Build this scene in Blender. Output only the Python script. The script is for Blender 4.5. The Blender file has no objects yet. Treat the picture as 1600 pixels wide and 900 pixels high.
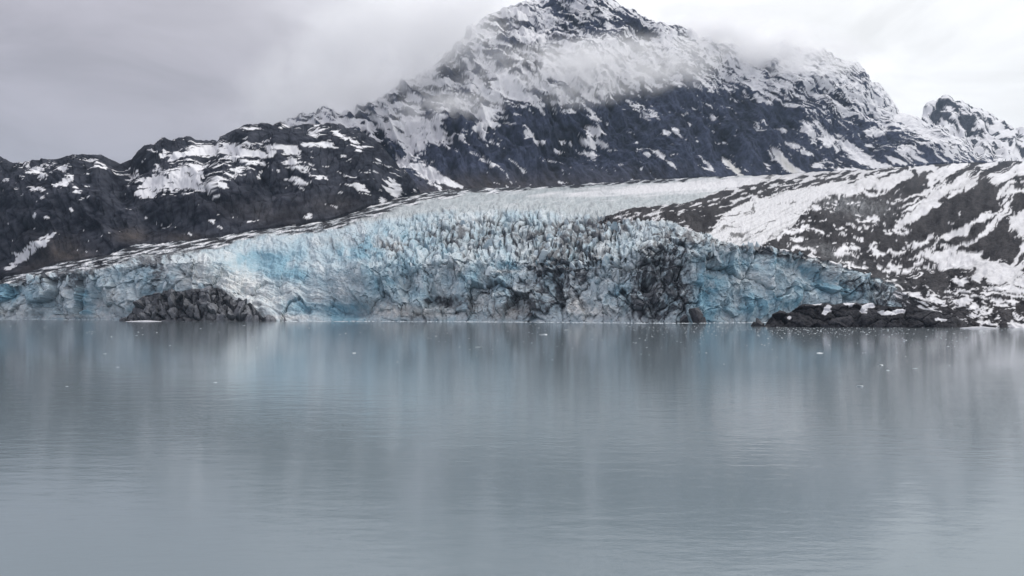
import bpy, bmesh, math, random
import numpy as np
from mathutils import Vector, Matrix

random.seed(7)
scene = bpy.context.scene
C = scene.collection

# ------------------------------------------------------------------ camera, sky, sun, exposure
F, CX, HZ, H = 1250.0, 800.0, 486.0, 16.0          # focal length, centre column, horizon row (photo pixels), eye height (m)
cam_data = bpy.data.cameras.new('camera')
cam_data.sensor_width = 36.0
cam_data.lens = 36.0 * F / 1600.0
cam_data.shift_y = (HZ - 450.0) / 1600.0
cam_data.clip_start, cam_data.clip_end = 1.0, 80000.0
cam = bpy.data.objects.new('camera', cam_data)
cam.location = (0, 0, H)
cam.rotation_euler = (math.radians(90), 0, 0)
C.objects.link(cam)
scene.camera = cam

SUN_AZ, SUN_EL = math.radians(58), math.radians(48)
sdir = Vector((math.sin(SUN_AZ) * math.cos(SUN_EL), math.cos(SUN_AZ) * math.cos(SUN_EL), math.sin(SUN_EL)))
world = bpy.data.worlds.new('World')
scene.world = world
world.use_nodes = True
nt = world.node_tree
nt.nodes.clear()


def N(tree, typ, **kw):
    n = tree.nodes.new(typ)
    for k, v in kw.items():
        if k.startswith('_'):
            setattr(n, k[1:], v)
        else:
            n.inputs[k.replace('__', ' ')].default_value = v
    return n


def build_world():
    L = nt.links.new
    out = N(nt, 'ShaderNodeOutputWorld')
    sky = N(nt, 'ShaderNodeTexSky')
    sky.sky_type = 'NISHITA'
    sky.sun_disc = False
    sky.sun_elevation = SUN_EL
    sky.sun_rotation = SUN_AZ
    bg1 = N(nt, 'ShaderNodeBackground', Strength=0.1)
    L(sky.outputs[0], bg1.inputs[0])
    tc = N(nt, 'ShaderNodeTexCoord')
    dot = N(nt, 'ShaderNodeVectorMath', _operation='DOT_PRODUCT')
    dot.inputs[1].default_value = sdir
    L(tc.outputs['Generated'], dot.inputs[0])
    mp = N(nt, 'ShaderNodeMapping')
    mp.inputs['Scale'].default_value = (1.0, 1.0, 2.4)
    L(tc.outputs['Generated'], mp.inputs[0])
    n1 = N(nt, 'ShaderNodeTexNoise', Scale=3.2, Detail=5.0, Roughness=0.5, Distortion=0.35)
    L(mp.outputs[0], n1.inputs['Vector'])
    # a thin overcast: the cloud deck is brightest around the hidden sun
    add = N(nt, 'ShaderNodeMath', _operation='MULTIPLY_ADD')
    L(n1.outputs[0], add.inputs[0])
    add.inputs[1].default_value = 0.30
    L(dot.outputs['Value'], add.inputs[2])
    ramp = N(nt, 'ShaderNodeValToRGB')
    cr = ramp.color_ramp
    cr.interpolation = 'B_SPLINE'
    cr.elements[0].position = 0.0
    cr.elements[0].color = (0.42, 0.41, 0.465, 1)
    cr.elements[1].position = 1.0
    cr.elements[1].color = (1.15, 1.15, 1.15, 1)
    for p, c in ((0.30, (0.455, 0.435, 0.485)), (0.48, (0.52, 0.50, 0.545)), (0.60, (0.90, 0.90, 0.93)), (0.72, (1.12, 1.12, 1.13))):
        e = cr.elements.new(p)
        e.color = (*c, 1)
    mr = N(nt, 'ShaderNodeMath', _operation='MULTIPLY')
    mr.inputs[1].default_value = 1 / 1.2
    L(add.outputs[0], mr.inputs[0])
    L(mr.outputs[0], ramp.inputs[0])
    n2 = N(nt, 'ShaderNodeTexNoise', Scale=5.0, Detail=6.0, Roughness=0.55, Distortion=0.6)
    L(mp.outputs[0], n2.inputs['Vector'])
    mrg = N(nt, 'ShaderNodeMapRange')
    mrg.inputs['From Min'].default_value = 0.3
    mrg.inputs['From Max'].default_value = 0.7
    mrg.inputs['To Min'].default_value = 0.84
    mrg.inputs['To Max'].default_value = 1.13
    L(n2.outputs[0], mrg.inputs[0])
    bg2 = N(nt, 'ShaderNodeBackground')
    # overcast skies grow brighter from the horizon to the zenith
    sep = N(nt, 'ShaderNodeSeparateXYZ')
    L(tc.outputs['Generated'], sep.inputs[0])
    zen = N(nt, 'ShaderNodeMapRange')
    zen.inputs['To Min'].default_value = 0.72
    zen.inputs['To Max'].default_value = 1.8
    L(sep.outputs['Z'], zen.inputs[0])
    zm = N(nt, 'ShaderNodeMath', _operation='MULTIPLY')
    L(zen.outputs[0], zm.inputs[0])
    L(mrg.outputs[0], zm.inputs[1])
    L(ramp.outputs[0], bg2.inputs[0])
    L(zm.outputs[0], bg2.inputs[1])
    mix = N(nt, 'ShaderNodeMixShader')
    mix.inputs[0].default_value = 0.93
    L(bg1.outputs[0], mix.inputs[1])
    L(bg2.outputs[0], mix.inputs[2])
    L(mix.outputs[0], out.inputs[0])


build_world()
sun_data = bpy.data.lights.new('sun', 'SUN')
sun_data.energy = 1.2
sun_data.angle = math.radians(20)
sun_data.color = (1.0, 0.97, 0.93)
sun = bpy.data.objects.new('sun', sun_data)
sun.rotation_euler = sdir.to_track_quat('Z', 'Y').to_euler()
sun.location = (0, 0, 3000)
C.objects.link(sun)

vs = scene.view_settings
vs.view_transform = 'Standard'
vs.look = 'None'
vs.exposure = 0.1
vs.gamma = 1.0
scene.cycles.use_denoising = True
scene.cycles.max_bounces = 10
scene.cycles.diffuse_bounces = 3
scene.cycles.glossy_bounces = 3
scene.cycles.transmission_bounces = 2
scene.cycles.transparent_max_bounces = 8
scene.cycles.volume_bounces = 8
scene.cycles.volume_step_rate = 0.28
scene.cycles.volume_max_steps = 128


# ------------------------------------------------------------------ numpy noise
def _h(ix, iy, seed):
    h = (ix.astype(np.int64) * 374761393 + iy.astype(np.int64) * 668265263 + int(seed) * 974634777) & 0xFFFFFFFF
    h = ((h ^ (h >> 13)) * 1274126177) & 0xFFFFFFFF
    h = ((h ^ (h >> 16)) * 2246822519) & 0xFFFFFFFF
    return (h ^ (h >> 15)) & 0xFFFFFFFF


def pn(x, y, seed=0):
    x, y = np.broadcast_arrays(x, y)
    xi, yi = np.floor(x), np.floor(y)
    xf, yf = x - xi, y - yi
    u = xf * xf * xf * (xf * (xf * 6 - 15) + 10)
    v = yf * yf * yf * (yf * (yf * 6 - 15) + 10)
    xi, yi = xi.astype(np.int64), yi.astype(np.int64)

    def g(dx, dy):
        a = _h(xi + dx, yi + dy, seed) * (2 * math.pi / 4294967296.0)
        return np.cos(a) * (xf - dx) + np.sin(a) * (yf - dy)
    a = g(0, 0) * (1 - u) + g(1, 0) * u
    b = g(0, 1) * (1 - u) + g(1, 1) * u
    return (a * (1 - v) + b * v) * 1.5


def fbm(x, y, seed=0, octv=4, gain=0.5, lac=2.07):
    s, a, t = 0.0, 1.0, 0.0
    for o in range(octv):
        s = s + a * pn(x * lac ** o, y * lac ** o, seed + o * 17)
        t += a
        a *= gain
    return s / t * 1.35


def unit(a):
    return (a - a.mean()) / a.std()


def ridged(x, y, seed=0, octv=4, gain=0.5, lac=2.07):
    s, a, t = 0.0, 1.0, 0.0
    for o in range(octv):
        s = s + a * (1 - 2 * np.abs(pn(x * lac ** o, y * lac ** o, seed + o * 31)))
        t += a
        a *= gain
    return s / t


def patchy(x, y, deg, sx, sy, seed):
    """irregular patches of several sizes, drawn out along one direction"""
    wx = x + 16 * fbm(x / 60, y / 45, seed + 1, 3) + 4 * fbm(x / 14, y / 12, seed + 2, 2)
    wy = y + 12 * fbm(x / 50, y / 50, seed + 3, 3) + 3 * fbm(x / 13, y / 12, seed + 4, 2)
    a, b = rot(wx, wy, deg, sx, sy)
    return unit(0.75 * fbm(a / 2.4, b / 2.4, seed + 5, 3) + 0.7 * fbm(a, b, seed + 6, 4, 0.55) + 0.25 * fbm(a * 2.7, b * 2.2, seed + 7, 3, 0.6))


def voro(x, y, seed=0):
    """F1, F2-F1, random value of the nearest cell, offsets to its centre"""
    xi, yi = np.floor(x).astype(np.int64), np.floor(y).astype(np.int64)
    f1 = np.full(x.shape, 9.0)
    f2 = np.full(x.shape, 9.0)
    rid = np.zeros(x.shape)
    ox = np.zeros(x.shape)
    oy = np.zeros(x.shape)
    for dx in (-1, 0, 1):
        for dy in (-1, 0, 1):
            cx, cy = xi + dx, yi + dy
            r1 = _h(cx, cy, seed) / 4294967296.0
            r2 = _h(cx, cy, seed + 101) / 4294967296.0
            px, py = x - (cx + 0.1 + 0.8 * r1), y - (cy + 0.1 + 0.8 * r2)
            d = np.sqrt(px * px + py * py)
            near = d < f1
            f2 = np.where(near, f1, np.minimum(f2, d))
            rid = np.where(near, _h(cx, cy, seed + 202) / 4294967296.0, rid)
            ox = np.where(near, px, ox)
            oy = np.where(near, py, oy)
            f1 = np.where(near, d, f1)
    return f1, f2 - f1, rid, ox, oy


def sstep(a, b, x):
    t = np.clip((x - a) / (b - a), 0, 1)
    return t * t * (3 - 2 * t)


def rot(x, y, deg, sx, sy):
    """coordinates along a direction deg below the horizontal to the right, and across it, in units of sx, sy"""
    a = math.radians(deg)
    return (x * math.cos(a) + y * math.sin(a)) / sx, (-x * math.sin(a) + y * math.cos(a)) / sy


def blobs(x, y, lst):
    """sum of soft elliptical patches (cx, cy, rx, ry, angle, amount)"""
    s = np.zeros(np.broadcast(x, y).shape)
    for cx, cy, rx, ry, ang, amt in lst:
        u, v = rot(x - cx, y - cy, ang, rx, ry)
        q = u * u + v * v
        s = s + amt * np.exp(-np.minimum(q, 40) * 1.1)
    return s


def seg_dist(x, y, pts):
    """distance to a polyline whose points carry a half width; returns distance / half width"""
    best = np.full(np.broadcast(x, y).shape, 99.0)
    for (x0, y0, w0), (x1, y1, w1) in zip(pts[:-1], pts[1:]):
        dx, dy = x1 - x0, y1 - y0
        t = np.clip(((x - x0) * dx + (y - y0) * dy) / (dx * dx + dy * dy), 0, 1)
        d = np.hypot(x - x0 - t * dx, y - y0 - t * dy) / (w0 + (w1 - w0) * t)
        best = np.minimum(best, d)
    return best


def interp(x, pts):
    return np.interp(x, [p[0] for p in pts], [p[1] for p in pts])


def mixc(a, b, t):
    t = np.clip(t, 0, 1)[..., None]
    return np.asarray(a) * (1 - t) + np.asarray(b) * t


# ------------------------------------------------------------------ mesh helpers
def world_from(xc, y, Y):
    return (xc - CX) / F * Y, Y, H + (HZ - y) / F * Y


def sweep(cols, lines, rows, ease=None):
    """lines: [(y over cols, distance over cols)], rows: count between lines. returns base points, photo x / y of each"""
    PX, PY, PZ, SEG = [], [], [], []
    for k in range(len(lines) - 1):
        X0, Y0, Z0 = world_from(cols, *lines[k])
        X1, Y1, Z1 = world_from(cols, *lines[k + 1])
        n = rows[k]
        last = k == len(lines) - 2
        for i in range(n + (1 if last else 0)):
            t = i / n
            tz = t if not ease or ease[k] is None else ease[k](t)
            yy = Y0 + (Y1 - Y0) * t
            PX.append((cols - CX) / F * yy)
            PY.append(yy)
            PZ.append(Z0 + (Z1 - Z0) * tz)
            SEG.append(k + t)
    P = np.stack([np.array(PX), np.array(PY), np.array(PZ)], -1)
    sx = CX + F * P[..., 0] / P[..., 1]
    sy = HZ - F * (P[..., 2] - H) / P[..., 1]
    return P, sx, sy, np.array(SEG)


def grid_normals(P):
    du = np.gradient(P, axis=1)
    dv = np.gradient(P, axis=0)
    n = np.cross(du, dv)
    n /= np.maximum(np.linalg.norm(n, axis=-1, keepdims=True), 1e-9)
    flip = (n[..., 2] < 0)
    n[flip] *= -1
    return n


def grid_quads(nr, nc):
    i = np.arange(nr * nc).reshape(nr, nc)
    return np.stack([i[:-1, :-1], i[:-1, 1:], i[1:, 1:], i[1:, :-1]], -1)


def mesh_from(name, verts, quads, cols=None, facet=True):
    used, inv = np.unique(quads.ravel(), return_inverse=True)
    v = verts[used]
    q = inv.reshape(-1, 4).astype(np.int32)
    me = bpy.data.meshes.new(name)
    me.vertices.add(len(v))
    me.vertices.foreach_set('co', v.astype(np.float32).ravel())
    me.loops.add(q.size)
    me.loops.foreach_set('vertex_index', q.ravel())
    me.polygons.add(len(q))
    me.polygons.foreach_set('loop_start', np.arange(0, q.size, 4, dtype=np.int32))
    me.polygons.foreach_set('loop_total', np.full(len(q), 4, dtype=np.int32))
    me.update(calc_edges=True)
    if facet:
        me.polygons.foreach_set('use_smooth', np.zeros(len(q), dtype=bool))
    if cols is not None:
        ca = me.color_attributes.new('Col', 'FLOAT_COLOR', 'POINT')
        c4 = np.ones((len(v), 4), dtype=np.float32)
        c4[:, :3] = cols[used]
        ca.data.foreach_set('color', c4.ravel())
    return me


def add(name, me, mat, parent=None, loc=None):
    o = bpy.data.objects.new(name, me)
    C.objects.link(o)
    if mat is not None and not me.materials:
        me.materials.append(mat)
    if parent is not None:
        o.parent = parent
        o.matrix_parent_inverse = Matrix.Translation(-parent.location)
    if loc is not None:
        o.location = loc
    return o


def tag(o, label=None, cat=None, group=None, kind=None):
    if label:
        o['label'] = label
    if cat:
        o['category'] = cat
    if group:
        o['group'] = group
    if kind:
        o['kind'] = kind
    return o


def empty(name, loc):
    o = bpy.data.objects.new(name, None)
    o.location = loc
    C.objects.link(o)
    return o


def components(mask):
    """4-connected components of a boolean cell grid"""
    lab = np.zeros(mask.shape, dtype=np.int32)
    nr, nc = mask.shape
    m = mask.tolist()
    lb = [[0] * nc for _ in range(nr)]
    sizes = [0]
    k = 0
    for r, c in zip(*np.nonzero(mask)):
        r, c = int(r), int(c)
        if lb[r][c]:
            continue
        k += 1
        st = [(r, c)]
        lb[r][c] = k
        n = 0
        while st:
            a, b = st.pop()
            n += 1
            for p, q in ((a + 1, b), (a - 1, b), (a, b + 1), (a, b - 1)):
                if 0 <= p < nr and 0 <= q < nc and m[p][q] and not lb[p][q]:
                    lb[p][q] = k
                    st.append((p, q))
        sizes.append(n)
    return np.array(lb), np.array(sizes)


def split_snow(parent, P, cols, quads, cellmask, mat, biggest=120, smallest=14):
    """each snow field one can tell apart becomes a part; the crumbs stay one mass"""
    lab, sizes = components(cellmask)
    order = np.argsort(-sizes[1:]) + 1
    keep = [k for k in order[:biggest] if sizes[k] >= smallest]
    idx = lab.ravel()
    srt = np.argsort(idx, kind='stable')
    starts = np.searchsorted(idx[srt], np.arange(len(sizes) + 1))
    V, CC, Q = P.reshape(-1, 3), cols.reshape(-1, 3), quads.reshape(-1, 4)
    for k in keep:
        add('snow_patch', mesh_from('snow_patch', V, Q[srt[starts[k]:starts[k + 1]]], CC, False), mat, parent)
    rest = ~np.isin(idx, [0] + keep)
    if rest.any():
        o = add('scattered_snow', mesh_from('scattered_snow', V, Q[rest], CC, False), mat, parent)
        tag(o, kind='stuff')


# ------------------------------------------------------------------ materials
def surface_mat(name, rough=0.9, spec=0.2, scale=0.25, var=0.35, bump=0.6, bump_dist=1.0, fine=None):
    m = bpy.data.materials.new(name)
    m.use_nodes = True
    t = m.node_tree
    L = t.links.new
    b = t.nodes['Principled BSDF']
    b.inputs['Roughness'].default_value = rough
    b.inputs['Specular IOR Level'].default_value = spec
    at = N(t, 'ShaderNodeAttribute', _attribute_name='Col')
    geo = N(t, 'ShaderNodeNewGeometry')
    n1 = N(t, 'ShaderNodeTexNoise', Scale=scale, Detail=7.0, Roughness=0.62)
    L(geo.outputs['Position'], n1.inputs['Vector'])
    mr = N(t, 'ShaderNodeMapRange')
    mr.inputs['From Min'].default_value = 0.3
    mr.inputs['From Max'].default_value = 0.7
    mr.inputs['To Min'].default_value = 1 - var
    mr.inputs['To Max'].default_value = 1 + var
    L(n1.outputs[0], mr.inputs[0])
    mul = N(t, 'ShaderNodeVectorMath', _operation='SCALE')
    L(at.outputs['Color'], mul.inputs[0])
    L(mr.outputs[0], mul.inputs['Scale'])
    L(mul.outputs[0], b.inputs['Base Color'])
    bp = N(t, 'ShaderNodeBump', Strength=bump, Distance=bump_dist)
    L(n1.outputs[0], bp.inputs['Height'])
    L(bp.outputs[0], b.inputs['Normal'])
    return m


def plain_mat(name, c1, c2, rough=0.8, scale=0.4, spec=0.3, bump=0.6, bump_dist=0.6, rnd=0.25):
    m = bpy.data.materials.new(name)
    m.use_nodes = True
    t = m.node_tree
    L = t.links.new
    b = t.nodes['Principled BSDF']
    b.inputs['Roughness'].default_value = rough
    b.inputs['Specular IOR Level'].default_value = spec
    geo = N(t, 'ShaderNodeNewGeometry')
    oi = N(t, 'ShaderNodeObjectInfo')
    n1 = N(t, 'ShaderNodeTexNoise', Scale=scale, Detail=6.0, Roughness=0.65)
    L(geo.outputs['Position'], n1.inputs['Vector'])
    ad = N(t, 'ShaderNodeMath', _operation='MULTIPLY_ADD')
    L(oi.outputs['Random'], ad.inputs[0])
    ad.inputs[1].default_value = rnd
    L(n1.outputs[0], ad.inputs[2])
    ramp = N(t, 'ShaderNodeValToRGB')
    ramp.color_ramp.elements[0].position = 0.4
    ramp.color_ramp.elements[0].color = (*c1, 1)
    ramp.color_ramp.elements[1].position = 0.72
    ramp.color_ramp.elements[1].color = (*c2, 1)
    L(ad.outputs[0], ramp.inputs[0])
    L(ramp.outputs[0], b.inputs['Base Color'])
    bp = N(t, 'ShaderNodeBump', Strength=bump, Distance=bump_dist)
    L(n1.outputs[0], bp.inputs['Height'])
    L(bp.outputs[0], b.inputs['Normal'])
    return m


M_rock = surface_mat('mountain_rock', rough=0.95, spec=0.03, scale=0.05, var=0.4, bump=0.8, bump_dist=6.0)
M_snow = surface_mat('old_snow', rough=0.8, spec=0.25, scale=0.06, var=0.06, bump=0.25, bump_dist=2.0)
M_ice = surface_mat('glacier_ice', rough=0.55, spec=0.35, scale=0.18, var=0.22, bump=0.7, bump_dist=2.0)
M_till = surface_mat('glacial_till', rough=0.95, spec=0.03, scale=0.15, var=0.4, bump=0.8, bump_dist=2.0)
M_outcrop = surface_mat('shore_rock', rough=0.85, spec=0.1, scale=0.35, var=0.4, bump=0.8, bump_dist=1.0)
M_stone_grey = plain_mat('fractured_grey_stone', (0.02, 0.02, 0.024), (0.17, 0.175, 0.19), scale=0.22, rnd=0.22)
M_stone_dark = plain_mat('dark_shore_stone', (0.016, 0.016, 0.019), (0.07, 0.07, 0.078), scale=0.3, rnd=0.2)
M_serac = plain_mat('serac_ice', (0.20, 0.30, 0.36), (0.50, 0.57, 0.61), rough=0.5, scale=0.15, rnd=0.3)
M_float = plain_mat('floating_ice', (0.38, 0.46, 0.50), (0.68, 0.71, 0.73), rough=0.4, scale=1.0, rnd=0.2)
M_patch = plain_mat('wet_snow', (0.48, 0.49, 0.52), (0.62, 0.62, 0.64), rough=0.8, scale=0.3, bump=0.3)

SNOW = np.array((0.70, 0.70, 0.725))
OLD_SNOW = np.array((0.57, 0.568, 0.585))                        # summer snow dusted with grit, down on the ice and till
ROCK_A = np.array((0.010, 0.011, 0.017))
ROCK_B = np.array((0.052, 0.055, 0.070))
ROCK_BROWN = np.array((0.078, 0.066, 0.060))


def water_mat():
    m = bpy.data.materials.new('silty_fjord_water')
    m.use_nodes = True
    t = m.node_tree
    L = t.links.new
    t.nodes.clear()
    out = N(t, 'ShaderNodeOutputMaterial')
    body = N(t, 'ShaderNodeBsdfDiffuse')                          # light scattered back by rock flour in the water
    body.inputs['Color'].default_value = (0.172, 0.212, 0.234, 1)
    skin = N(t, 'ShaderNodeBsdfGlossy')
    skin.inputs['Color'].default_value = (0.88, 0.90, 0.92, 1)
    fres = N(t, 'ShaderNodeFresnel', IOR=1.33)
    ms = N(t, 'ShaderNodeMixShader')
    L(fres.outputs[0], ms.inputs[0])
    L(body.outputs[0], ms.inputs[1])
    L(skin.outputs[0], ms.inputs[2])
    L(ms.outputs[0], out.inputs['Surface'])
    geo = N(t, 'ShaderNodeNewGeometry')
    # wind lanes: ruffled and calm water
    lane = N(t, 'ShaderNodeMapping')
    lane.inputs['Scale'].default_value = (0.0016, 0.0075, 1)
    L(geo.outputs['Position'], lane.inputs[0])
    ln = N(t, 'ShaderNodeTexNoise', Scale=1.0, Detail=3.0, Roughness=0.55)
    L(lane.outputs[0], ln.inputs['Vector'])
    # the cold water in front of the ice lies calm, the middle of the inlet is ruffled
    sep = N(t, 'ShaderNodeSeparateXYZ')
    L(geo.outputs['Position'], sep.inputs[0])
    calm = N(t, 'ShaderNodeMapRange')
    calm.interpolation_type = 'SMOOTHSTEP'
    calm.inputs['From Min'].default_value = 120.0
    calm.inputs['From Max'].default_value = 330.0
    calm.inputs['To Min'].default_value = 0.42
    calm.inputs['To Max'].default_value = 0.0
    L(sep.outputs['Y'], calm.inputs[0])
    sm = N(t, 'ShaderNodeMath', _operation='ADD')
    L(ln.outputs[0], sm.inputs[0])
    L(calm.outputs[0], sm.inputs[1])
    amt = N(t, 'ShaderNodeMapRange')
    amt.inputs['From Min'].default_value = 0.55
    amt.inputs['From Max'].default_value = 0.95
    amt.inputs['To Min'].default_value = 0.006
    amt.inputs['To Max'].default_value = 0.27
    L(sm.outputs[0], amt.inputs[0])
    # ripples
    mp = N(t, 'ShaderNodeMapping')
    mp.inputs['Scale'].default_value = (0.27, 0.62, 1)
    mp.inputs['Rotation'].default_value = (0, 0, math.radians(6))
    L(geo.outputs['Position'], mp.inputs[0])
    r1 = N(t, 'ShaderNodeTexNoise', Scale=1.1, Detail=4.0, Roughness=0.6)
    L(mp.outputs[0], r1.inputs['Vector'])
    mp2 = N(t, 'ShaderNodeMapping')
    mp2.inputs['Scale'].default_value = (0.09, 0.2, 1)
    L(geo.outputs['Position'], mp2.inputs[0])
    r2 = N(t, 'ShaderNodeTexNoise', Scale=1.0, Detail=2.0)
    L(mp2.outputs[0], r2.inputs['Vector'])
    hm = N(t, 'ShaderNodeMath', _operation='MULTIPLY_ADD')
    L(r2.outputs[0], hm.inputs[0])
    hm.inputs[1].default_value = 1.1
    L(r1.outputs[0], hm.inputs[2])
    bp = N(t, 'ShaderNodeBump', Distance=0.16)
    L(amt.outputs[0], bp.inputs['Strength'])
    L(hm.outputs[0], bp.inputs['Height'])
    L(bp.outputs[0], skin.inputs['Normal'])
    L(bp.outputs[0], fres.inputs['Normal'])
    rg = N(t, 'ShaderNodeMapRange')
    rg.inputs['To Min'].default_value = 0.10
    rg.inputs['To Max'].default_value = 0.04
    L(amt.outputs[0], rg.inputs[0])
    L(rg.outputs[0], skin.inputs['Roughness'])
    return m


# ------------------------------------------------------------------ water
def build_water():
    me = bpy.data.meshes.new('water')
    me.from_pydata([(-30000, -20000, 0), (30000, -20000, 0), (30000, 30000, 0), (-30000, 30000, 0)], [], [(0, 1, 2, 3)])
    o = add('water', me, water_mat())
    tag(o, 'calm grey green inlet water in front of the glacier', 'water', kind='structure')


build_water()


# ------------------------------------------------------------------ rocky hill on the left
FOOT_Y = [(-250, 446), (0, 441), (12, 431), (45, 425), (88, 411), (160, 401), (212, 382), (275, 376), (335, 371), (387, 361), (442, 356), (520, 344),
          (580, 321), (650, 303), (722, 295), (838, 292), (969, 284), (1082, 277), (1212, 273), (1343, 266), (1480, 256), (1600, 252), (1850, 250)]
FOOT_D = [(-250, 1850), (0, 1690), (88, 1640), (160, 1640), (212, 1660), (275, 1690), (335, 1730), (387, 1790), (442, 1860), (520, 2020), (580, 2200),
          (650, 2500), (722, 2800), (838, 3100), (969, 3400), (1082, 3700), (1212, 4000), (1343, 4300), (1480, 4700), (1600, 4900), (1850, 5000)]


def build_hill():
    cols = np.linspace(-230, 668, 640)
    fy, fd = interp(cols, FOOT_Y), interp(cols, FOOT_D)
    ry = interp(cols, [(-250, 225), (-120, 215), (-40, 226), (0, 245), (17, 255), (26, 259), (52, 259), (86, 249), (114, 243), (138, 241.5), (155, 243), (172, 249),
                       (188, 255.5), (203, 250), (241, 241), (275, 236), (300, 228), (341, 224), (343, 213), (358, 206), (382, 195.6), (405, 199), (427, 197), (437, 190),
                       (451, 197), (475, 192), (500, 194), (520, 199), (545, 208), (570, 222), (595, 244), (615, 266), (640, 292), (668, 318)])
    rd = interp(cols, [(-250, 2500), (0, 2400), (188, 2280), (300, 2420), (437, 2640), (517, 2720), (560, 2700), (600, 2560), (640, 2500), (668, 2560)])
    # under the ice edge, foot, ridge, back slope
    lines = [(fy + 26, fd - 40), (fy, fd), (ry, rd), (ry + 60, rd + 500)]
    bulge = lambda t: t + 0.16 * math.sin(math.pi * t)
    P, sx, sy, seg = sweep(cols, lines, [8, 250, 24], [None, bulge, None])
    n = grid_normals(P)
    s = seg[:, None]
    env = sstep(0.95, 1.12, s) * (1 - 0.86 * sstep(1.8, 2.0, s)) + 0.05
    warp = 14 * fbm(sx / 70, sy / 70, 3, 3)
    wx, wy = sx + warp, sy + 12 * fbm(sx / 60, sy / 60, 9, 3)
    big = fbm(wx / 150, wy / 110, 21, 3)
    # rounded, ice-smoothed whalebacks with gullies between
    u, v = rot(wx, wy, 62, 70, 26)
    whale = ridged(v, u, 5, 4, 0.55)
    f1, edge, rid, ox, oy = voro(wx / 46, wy / 34, 11)
    dome = (1 - f1 ** 2) * 0.9
    small = fbm(sx / 16, sy / 12, 33, 4, 0.55)
    crack = np.exp(-(voro(wx / 15 + 0.3 * small, wy / 22, 44)[1] / 0.10) ** 2)
    d = env * (70 * big + 8 * whale + 34 * dome + 3.5 * small - 3 * crack)
    d = d + 1.2 * small * sstep(1.6, 2, s)
    nn = n * np.array((0.5, 1, 0.8))
    P = P + nn * d[..., None]
    n2 = grid_normals(P)
    sx, sy = CX + F * P[..., 0] / P[..., 1], HZ - F * (P[..., 2] - H) / P[..., 1]
    mx, mz = P[..., 0] * F / 2100, -P[..., 2] * F / 2100          # world width and height, in hill units
    # snow lies on ledges and in the hollows of the upper slopes
    dens = blobs(sx, sy, [(55, 268, 26, 9, 30, 1.15), (95, 262, 18, 8, 20, 1.1), (100, 284, 20, 6, -20, 1.15), (118, 294, 8, 6, 40, 1.0), (66, 297, 10, 5, 20, 0.9),
                          (148, 252, 14, 4, 20, 1.05), (162, 259, 5, 4, 50, 0.9), (110, 326, 7, 6, 40, 1.15), (14, 337, 5, 4, 20, 1.0), (56, 335, 6, 4, -40, 0.9),
                          (74, 341, 9, 4, 15, 1.1), (82, 347, 4, 3, 20, 1.0), (2, 350, 8, 6, 0, 0.9), (120, 360, 9, 4, 0, 1.1), (123, 350, 5, 3, 0, 0.9), (137, 374, 4, 6, 30, 0.95),
                          (58, 382, 32, 9, -25, 1.3), (38, 402, 22, 7, -35, 1.15), (20, 414, 14, 6, -45, 1.0), (228, 341, 4, 3, 0, 0.9),
                          (236, 284, 34, 17, -12, 1.15), (285, 290, 44, 13, -5, 1.1), (310, 268, 56, 15, 4, 1.1), (350, 236, 56, 12, 2, 1.2), (300, 240, 50, 8, -8, 1.05), (395, 240, 36, 10, 10, 1.05), (392, 255, 20, 5, 10, 1.0),
                          (322, 295, 20, 10, 5, 1.05), (228, 305, 18, 8, 10, 1.0), (350, 292, 11, 5, 45, 1.15), (455, 252, 13, 18, 20, 1.2), (478, 262, 26, 7, 5, 1.2), (464, 284, 24, 7, 10, 1.25),
                          (500, 277, 9, 6, 10, 1.0), (406, 275, 5, 7, 10, 1.0), (434, 267, 4, 8, 10, 0.9), (495, 207, 10, 12, 40, 1.1), (512, 228, 14, 6, 0, 1.2), (478, 226, 40, 3.5, -4, 1.2), (430, 229, 40, 5, 6, 1.2),
                          (385, 201, 22, 3, 5, 1.0), (440, 198, 10, 3, 0, 0.9), (486, 208, 10, 3, 40, 1.0), (530, 210, 14, 5, 30, 1.05), (552, 222, 14, 5, 35, 1.1), (560, 236, 6, 8, 60, 1.0),
                          (536, 244, 6, 4, 0, 1.0), (592, 250, 6, 4, 0, 0.95), (574, 272, 5, 4, 0, 0.9), (562, 292, 16, 7, 35, 1.25), (545, 282, 8, 4, 45, 1.1), (592, 316, 18, 6, -20, 1.2), (620, 302, 7, 22, 20, 1.1),
                          (335, 349, 13, 3, 42, 1.15), (346, 356, 5, 3, 30, 1.1), (380, 327, 4, 4, 0, 0.8), (482, 338, 10, 4, -10, 1.15), (492, 333, 6, 3, 0, 0.9), (462, 353, 10, 3, -30, 0.95),
                          (610, 290, 10, 16, 30, 1.0), (640, 300, 16, 10, 20, 0.9)])
    pat = patchy(mx, mz, 6, 16, 5.2, 71)
    snow = 0.85 * dens + 0.34 * pat - 0.69 - 0.14 * sstep(285, 330, sy) + 0.08 * (n2[..., 2] - 0.62)
    snow = np.where(s > 2.02, -1, snow)
    tone = 0.5 + 0.9 * fbm(sx / 60, sy / 42, 91, 5, 0.6) + 0.6 * small - 0.5 * crack + 0.5 * fbm(*rot(mx, mz, -30, 40, 6), 95, 4, 0.6)
    col = mixc(ROCK_A * 1.2, ROCK_B, tone)
    col = mixc(col, ROCK_BROWN * 1.05, 0.9 * blobs(sx, sy, [(205, 368, 26, 13, 0, 1.0), (110, 400, 60, 24, 20, 0.75), (60, 415, 60, 16, -20, 0.6), (290, 372, 50, 9, 0, 0.6), (520, 320, 50, 18, 0, 0.5), (410, 335, 70, 20, 10, 0.4)]) * (0.75 + 0.5 * small))
    col = mixc(col, SNOW, sstep(-0.03, 0.03, snow))
    quads = grid_quads(*sx.shape)
    cell = (snow[:-1, :-1] + snow[1:, 1:] + snow[1:, :-1] + snow[:-1, 1:]) > 0
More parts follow.
